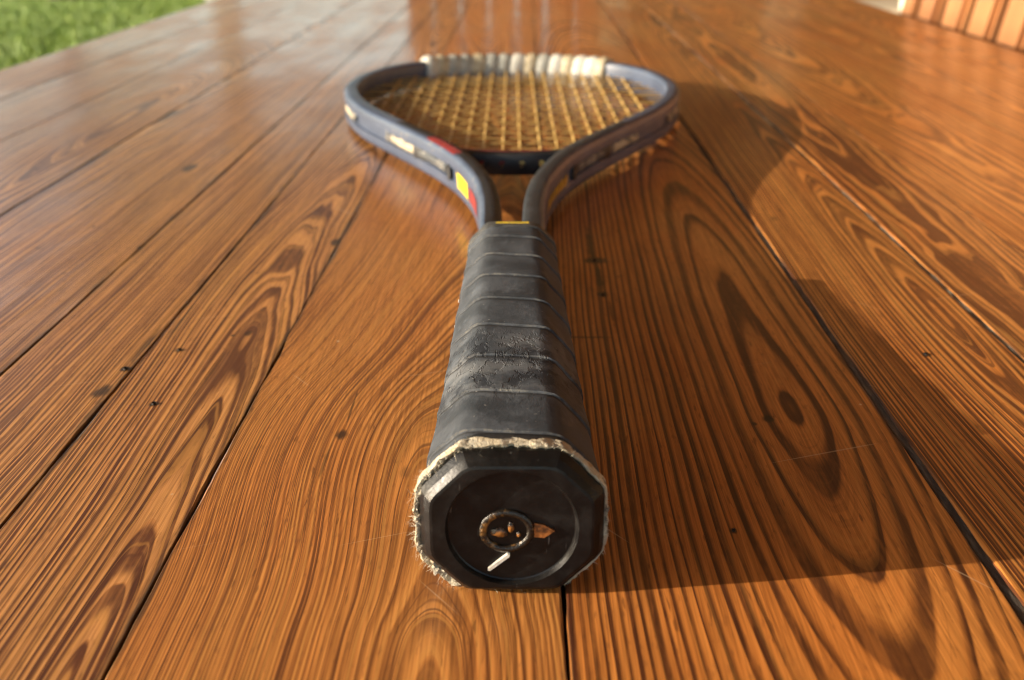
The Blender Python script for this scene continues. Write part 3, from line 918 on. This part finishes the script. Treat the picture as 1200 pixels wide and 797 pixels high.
for j, cy in enumerate(crosses):
    h = hits(1, cy)
    if not h: continue
    x0, x1 = h[0] - .003, h[1] + .003
    pts = [(x0, cy, zc(cy))]
    jit = rs.uniform(-.001, .001)
    for k, x in enumerate(mains):
        if x0 + .003 < x < x1 - .003:
            pts.append((x, cy + jit + rs.uniform(-.0003, .0003), zc(cy) - SR * .85 * (1 if (j + k) % 2 else -1)))
            if k + 1 < len(mains): pts.append((x + .0053, cy + jit, zc(cy)))
    pts = [p for p in pts if p[0] < x1 - .001] + [(x1, cy, zc(cy))]
    V, F = tube(pts, SR * .85)
    mesh_obj('cross_string', V, F, m_str2, racket, smooth=True)

# ---- tape wound round the tip of the head
tape_m = [noisy('tape_white', (0.42, 0.41, 0.36), (0.54, 0.53, 0.48), 200, .6, .5, .0006),
          noisy('tape_cream', (0.32, 0.27, 0.17), (0.44, 0.38, 0.27), 200, .6, .5, .0006),
          noisy('tape_grey', (0.26, 0.26, 0.23), (0.36, 0.36, 0.32), 200, .6, .5, .0006)]
tip = [i for i, p in enumerate(path) if p.y > .63 and -.0805 < p.x < .0850]
cum = [0.0]
for a, b in zip(tip[:-1], tip[1:]): cum.append(cum[-1] + (path[b] - path[a]).length)
def at_s(s):
    s = min(max(s, 0), cum[-1] - 1e-6)
    for q in range(len(cum) - 1):
        if s <= cum[q + 1]: return tip[q] + (s - cum[q]) / (cum[q + 1] - cum[q])
nt = 15; step = cum[-1] / nt
pat = [0, 1, 2, 2, 1, 2, 2, 0, 1, 2, 0, 1, 0, 0, 1]
wsec = [(-.0058, .0050), (-.0053, .0088), (-.0036, .0103), (0, .0107), (.0030, .0105), (.0052, .0090), (.0060, .0050), (.0060, 0), (.0060, -.0050), (.0052, -.0090), (.0030, -.0105), (0, -.0107), (-.0036, -.0103), (-.0053, -.0088), (-.0058, -.0050), (-.0060, 0)]
for k in range(nt):
    V, F = [], []; ms = 7
    for j in range(ms):
        f = j / (ms - 1)
        for q, (u, v) in enumerate(wsec):
            lean = .0024 * (v / .0105)
            fi = at_s(k * step + f * step * 1.06 - .0003 + lean + .0006 * mnoise.noise(Vector((k * 2.2, q * .6, f)))); a = int(fi)
            gr = .0018 + (.0024 if k == 0 else .0017) * math.sin(math.pi * min(1, f * .9 + .08)) + .0006 * mnoise.noise(Vector((k * 1.7, q * .5, f * 2)))
            if v < -.009: gr = .0003
            w = Vector(fpt(a, u, v, gr)).lerp(Vector(fpt(a + 1, u, v, gr)), fi - a)
            w.z = max(w.z, .0003)
            V.append(tuple(w))
    n = len(wsec)
    for j in range(ms - 1):
        for q in range(n): F.append((j * n + q, j * n + (q + 1) % n, (j + 1) * n + (q + 1) % n, (j + 1) * n + q))
    F.append(tuple(range(n))); F.append(tuple((ms - 1) * n + q for q in range(n)))
    fix_normals(mesh_obj('tape_turn', V, F, tape_m[pat[k]], racket, smooth=True, sharp=60))

# ------------------------------------------------------------------ slatted seats round the table
def slat_wood(name, a, b):
    m, g, setp = material(name)
    v = g.coord()
    inf = g.new('ShaderNodeObjectInfo').outputs['Random']
    n = g.noise(g.scale(v, (60, 60, 5)), 1, 4, .6); n2 = g.noise(g.scale(v, (300, 300, 12)), 1, 3, .6)
    c = g.mix(g.ss(n, .3, .7), a, b)
    c = g.mix(g.mul(inf, .5), c, (b[0] * .6, b[1] * .55, b[2] * .5))
    setp(base_color=c, roughness=.5, coat_weight=.3, coat_roughness=.25, normal=g.bump(n2, .0006))
    return m
m_slat = slat_wood('slat_wood', (0.42, 0.19, 0.068), (0.32, 0.125, 0.042))
m_slat2 = slat_wood('slat_wood_weathered', (0.44, 0.23, 0.10), (0.36, 0.17, 0.07))
def seat(name, loc, rz, width, nslat, backh, label, cat, m_slat=m_slat, gapf=.35):
    """backrest leans away from the sitter, who faces local -Y; origin on the floor under the seat's back edge"""
    root = empty(name, loc, rz)
    tag(root, label, cat)
    hw = width / 2; SH = .43; lean = math.tan(R(9))
    def bar(nm, x0, x1, z0, z1, t=.022, oy=0.0, par=root):
        o = box(nm, x0, x1, -t / 2, t / 2, 0, z1 - z0, m_slat, par, .007 if nm == 'slat' else .003)
        o.location = (0, oy + (z0 - SH) * lean, z0); o.rotation_euler = (R(-9), 0, 0)
        return o
    for s in (-1, 1):
        x = s * (hw - .025)
        bar('back_post', x - .025, x + .025, SH - .05, backh, .035)
    bar('top_rail', -hw + .051, hw - .051, backh - .075, backh - .004, .026)
    bar('lower_rail', -hw + .051, hw - .051, SH + .03, SH + .09, .026)
    inner_w = width - .104; pitch = inner_w / nslat
    for k in range(nslat):
        x = -inner_w / 2 + pitch * (k + .5)
        bar('slat', x - pitch * gapf, x + pitch * gapf, SH + .091, backh - .076, .030)
    for k in range(6):
        y = -.45 + k * .074
        box('seat_slat', -hw + .002, hw - .002, y, y + .064, SH - .022, SH, m_slat, root)
    for s in (-1, 1):
        x = s * (hw - .03)
        box('leg', x - .025, x + .025, -.44, -.39, 0, SH - .0225, m_slat, root)
        box('leg', x - .025, x + .025, -.045, .005, 0, SH - .05, m_slat, root)
    return root
seat('slatted_bench', (0.60, 0.92, FLOOR), R(-90.8), 1.30, 12, 1.08, 'orange-brown slatted wooden bench along the right edge of the table', 'bench')
seat('slatted_chair', (-0.02, 2.02, FLOOR), R(-0.8), 0.40, 5, 1.06, 'slatted wooden chair at the far end of the table, mirrored in the varnish', 'chair', m_slat2, .455)

# ------------------------------------------------------------------ veranda: unseen boarded ceiling on white posts, added to cut sky fill and sheen
m_ceil = noisy('ceiling_boards', (0.34, 0.18, 0.070), (0.40, 0.22, 0.09), 4, .6, .7, .001, stretch=(1, .15, 1))
def veranda():
    root = empty('added_veranda_roof', (0, 0, FLOOR)); tag(root, 'unseen pine-boarded veranda roof, added above the table to cut sky fill', 'roof')
    x = -2.75
    while x < 4.9:
        box('ceiling_board', x, x + .235, -3.0, 10.6, 2.72, 2.75, m_ceil, root, .004); x += .24
    y = -2.9
    while y < 10.6:
        box('beam', -2.72, 4.85, y, y + .09, 2.58, 2.719, m_ceil, root, .006); y += 1.68
    box('roof_sheet', -2.95, 5.05, -3.2, 10.8, 2.76, 2.82, m_ceil, root, .005)
veranda()
m_hwall = noisy('house_render', (0.52, 0.40, 0.26), (0.60, 0.47, 0.32), 3, .85, .85, .002)
hw_root = empty('added_house_wall', (4.95, 3.8, FLOOR)); tag(hw_root, 'unseen ochre rendered house wall, added right of the veranda to block sky reflections', 'wall')  # added out of view to keep sky sheen off the right boards
box('wall_body', 0, .2, -6.8, 6.8, 0, 2.71, m_hwall, hw_root, .005)
box('skirting', -.025, -.001, -6.8, 6.8, 0, .15, m_ceil, hw_root, .003)

box('added_end_wall', -4.35, -.01, 6.70, 6.90, 0, 2.71, m_hwall, hw_root, .005)  # unseen too, added to block the sky beyond the table's far end

# ------------------------------------------------------------------ garden behind
m_white = noisy('white_render', (0.72, 0.68, 0.58), (0.80, 0.77, 0.68), 6, .7, .8, .001)
def post(x, y, h, w, label):
    root = empty('garden_post', (x, y, FLOOR))
    tag(root, label, 'post', 'white garden posts')
    box('plinth', -w * .7, w * .7, -w * .7, w * .7, -.06, .18, m_white, root, .01)
    box('shaft', -w / 2, w / 2, -w / 2, w / 2, .181, h, m_white, root, .012)
    box('capital', -w * .68, w * .68, -w * .68, w * .68, h + .001, h + .12, m_white, root, .015)
post(-2.70, 10.0, 2.45, .22, 'white square garden post at the edge of the lawn, upper left')
post(1.02, 10.4, 2.45, .22, 'white square garden post straight beyond the far end of the table')
post(2.62, 10.2, 2.45, .30, 'thick white garden post on the patio beyond the bench')

# low pale wall on the patio, its foot shows beside the bench
def wall():
    root = empty('garden_wall', (4.1, 9.0, FLOOR))
    tag(root, 'low cream garden wall beyond the slatted bench, upper right', 'wall')
    box('wall_body', -.75, 1.4, -.12, .12, 0, .60, m_white, root, .01)
    box('coping', -.78, 1.43, -.16, .16, .601, .66, m_white, root, .012)
wall()
post(-2.60, 3.6, 2.45, .20, 'white veranda post on the open lawn side, outside the picture')
post(-2.60, -2.6, 2.45, .20, 'white veranda post behind the camera, outside the picture')

# tree on the lawn
m_bark = noisy('bark', (0.045, 0.030, 0.020), (0.09, 0.065, 0.045), 14, .9, .9, .02, stretch=(1, 1, .3))
m_leaf = noisy('leaf', (0.045, 0.095, 0.02), (0.09, 0.14, 0.035), 4, .6, .6)
def tree(x, y, label):
    root = empty('garden_tree', (x, y, FLOOR - .05)); tag(root, label, 'tree')
    V, F = [], []
    def limb(p, d, ln, r0, r1, seg=6):
        b = len(V); n = 9; pos = Vector(p); dd = Vector(d).normalized()
        for k in range(seg + 1):
            t = k / seg; r = r0 + (r1 - r0) * t
            if r0 > .1 and k == 0: r *= 1.5
            s = dd.cross(Vector((.3, 1, .1))).normalized(); u = s.cross(dd)
            for q in range(n):
                a = q * math.tau / n; rr_ = r * (1 + .12 * math.sin(a * 3 + k))
                V.append(tuple(pos + s * (rr_ * math.cos(a)) + u * (rr_ * math.sin(a))))
            pos = pos + dd * (ln / seg); dd = (dd + Vector((rng.gauss(0, .08), rng.gauss(0, .08), .03))).normalized()
        for k in range(seg):
            for q in range(n): F.append((b + k * n + q, b + k * n + (q + 1) % n, b + (k + 1) * n + (q + 1) % n, b + (k + 1) * n + q))
        return pos
    tops = []
    t = limb((0, 0, 0), (0.03, 0, 1), 1.7, .13, .09)
    for k in range(6):
        a = k * 1.05; e = limb(t - Vector((0, 0, .15 * (k % 3))), (math.cos(a), math.sin(a), .9), 1.2 + .3 * (k % 2), .055, .02)
        tops.append(e)
    fix_normals(mesh_obj('trunk', V, F, m_bark, root, smooth=True))
    V2, F2 = [], []
    for e in tops + [t + Vector((0, 0, 1.3))]:
        for c in range(5):
            cc = e + Vector((rng.gauss(0, .35), rng.gauss(0, .35), rng.gauss(0, .3)))
            for l in range(130):
                p = cc + Vector((rng.gauss(0, .2), rng.gauss(0, .2), rng.gauss(0, .17)))
                u = Vector((rng.gauss(0, 1), rng.gauss(0, 1), rng.gauss(0, 1))).normalized(); w = u.orthogonal().normalized()
                b = len(V2); V2.extend([tuple(p - u * .05), tuple(p + w * .025), tuple(p + u * .05), tuple(p - w * .025)]); F2.append((b, b + 1, b + 2, b + 3))
    mesh_obj('crown', V2, F2, m_leaf, root)
tree(-4.35, 10.35, 'small garden tree on the lawn, its dark trunk foot at the upper left edge')

# grass on the part of the lawn that can be seen
m_grass, g, setp = material('grass_blades')
v = g.coord(); n = g.noise(v, 1.6, 4, .6); n2 = g.noise(v, 25, 2, .5)
setp(base_color=g.mix(g.ss(n2, .3, .7), g.mix(g.ss(n, .35, .65), (0.17, 0.29, 0.028), (0.23, 0.34, 0.045)), (0.28, 0.36, 0.07)), roughness=.6)
r2 = np.random.default_rng(3)
n = 60000
gx = r2.uniform(-7.5, -1.9, n); gy = r2.uniform(3.5, 12.5, n)
keep = ~((np.abs(gx + 2.78) < .2) & (np.abs(gy - 10) < .2))
gx, gy = gx[keep], gy[keep]; n = len(gx)
hgt = r2.uniform(.035, .085, n); ang = r2.uniform(0, math.tau, n); wd = r2.uniform(.006, .012, n)
lx, ly = r2.normal(0, .03, n), r2.normal(0, .03, n)
z0 = FLOOR - .052
vv = np.empty((n, 3, 3))
vv[:, 0] = np.stack([gx - np.cos(ang) * wd, gy - np.sin(ang) * wd, np.full(n, z0)], 1)
vv[:, 1] = np.stack([gx + np.cos(ang) * wd, gy + np.sin(ang) * wd, np.full(n, z0)], 1)
vv[:, 2] = np.stack([gx + lx, gy + ly, z0 + hgt], 1)
me = bpy.data.meshes.new('grass')
me.vertices.add(n * 3); me.vertices.foreach_set('co', vv.reshape(-1))
me.loops.add(n * 3); me.loops.foreach_set('vertex_index', np.arange(n * 3, dtype=np.int32))
me.polygons.add(n); me.polygons.foreach_set('loop_start', np.arange(0, n * 3, 3, dtype=np.int32)); me.polygons.foreach_set('loop_total', np.full(n, 3, dtype=np.int32))
me.update(); me.materials.append(m_grass)
grass = link(bpy.data.objects.new('grass', me))
grass['kind'] = 'stuff'; grass['label'] = 'short green grass of the lawn left of the table'; grass['category'] = 'grass'
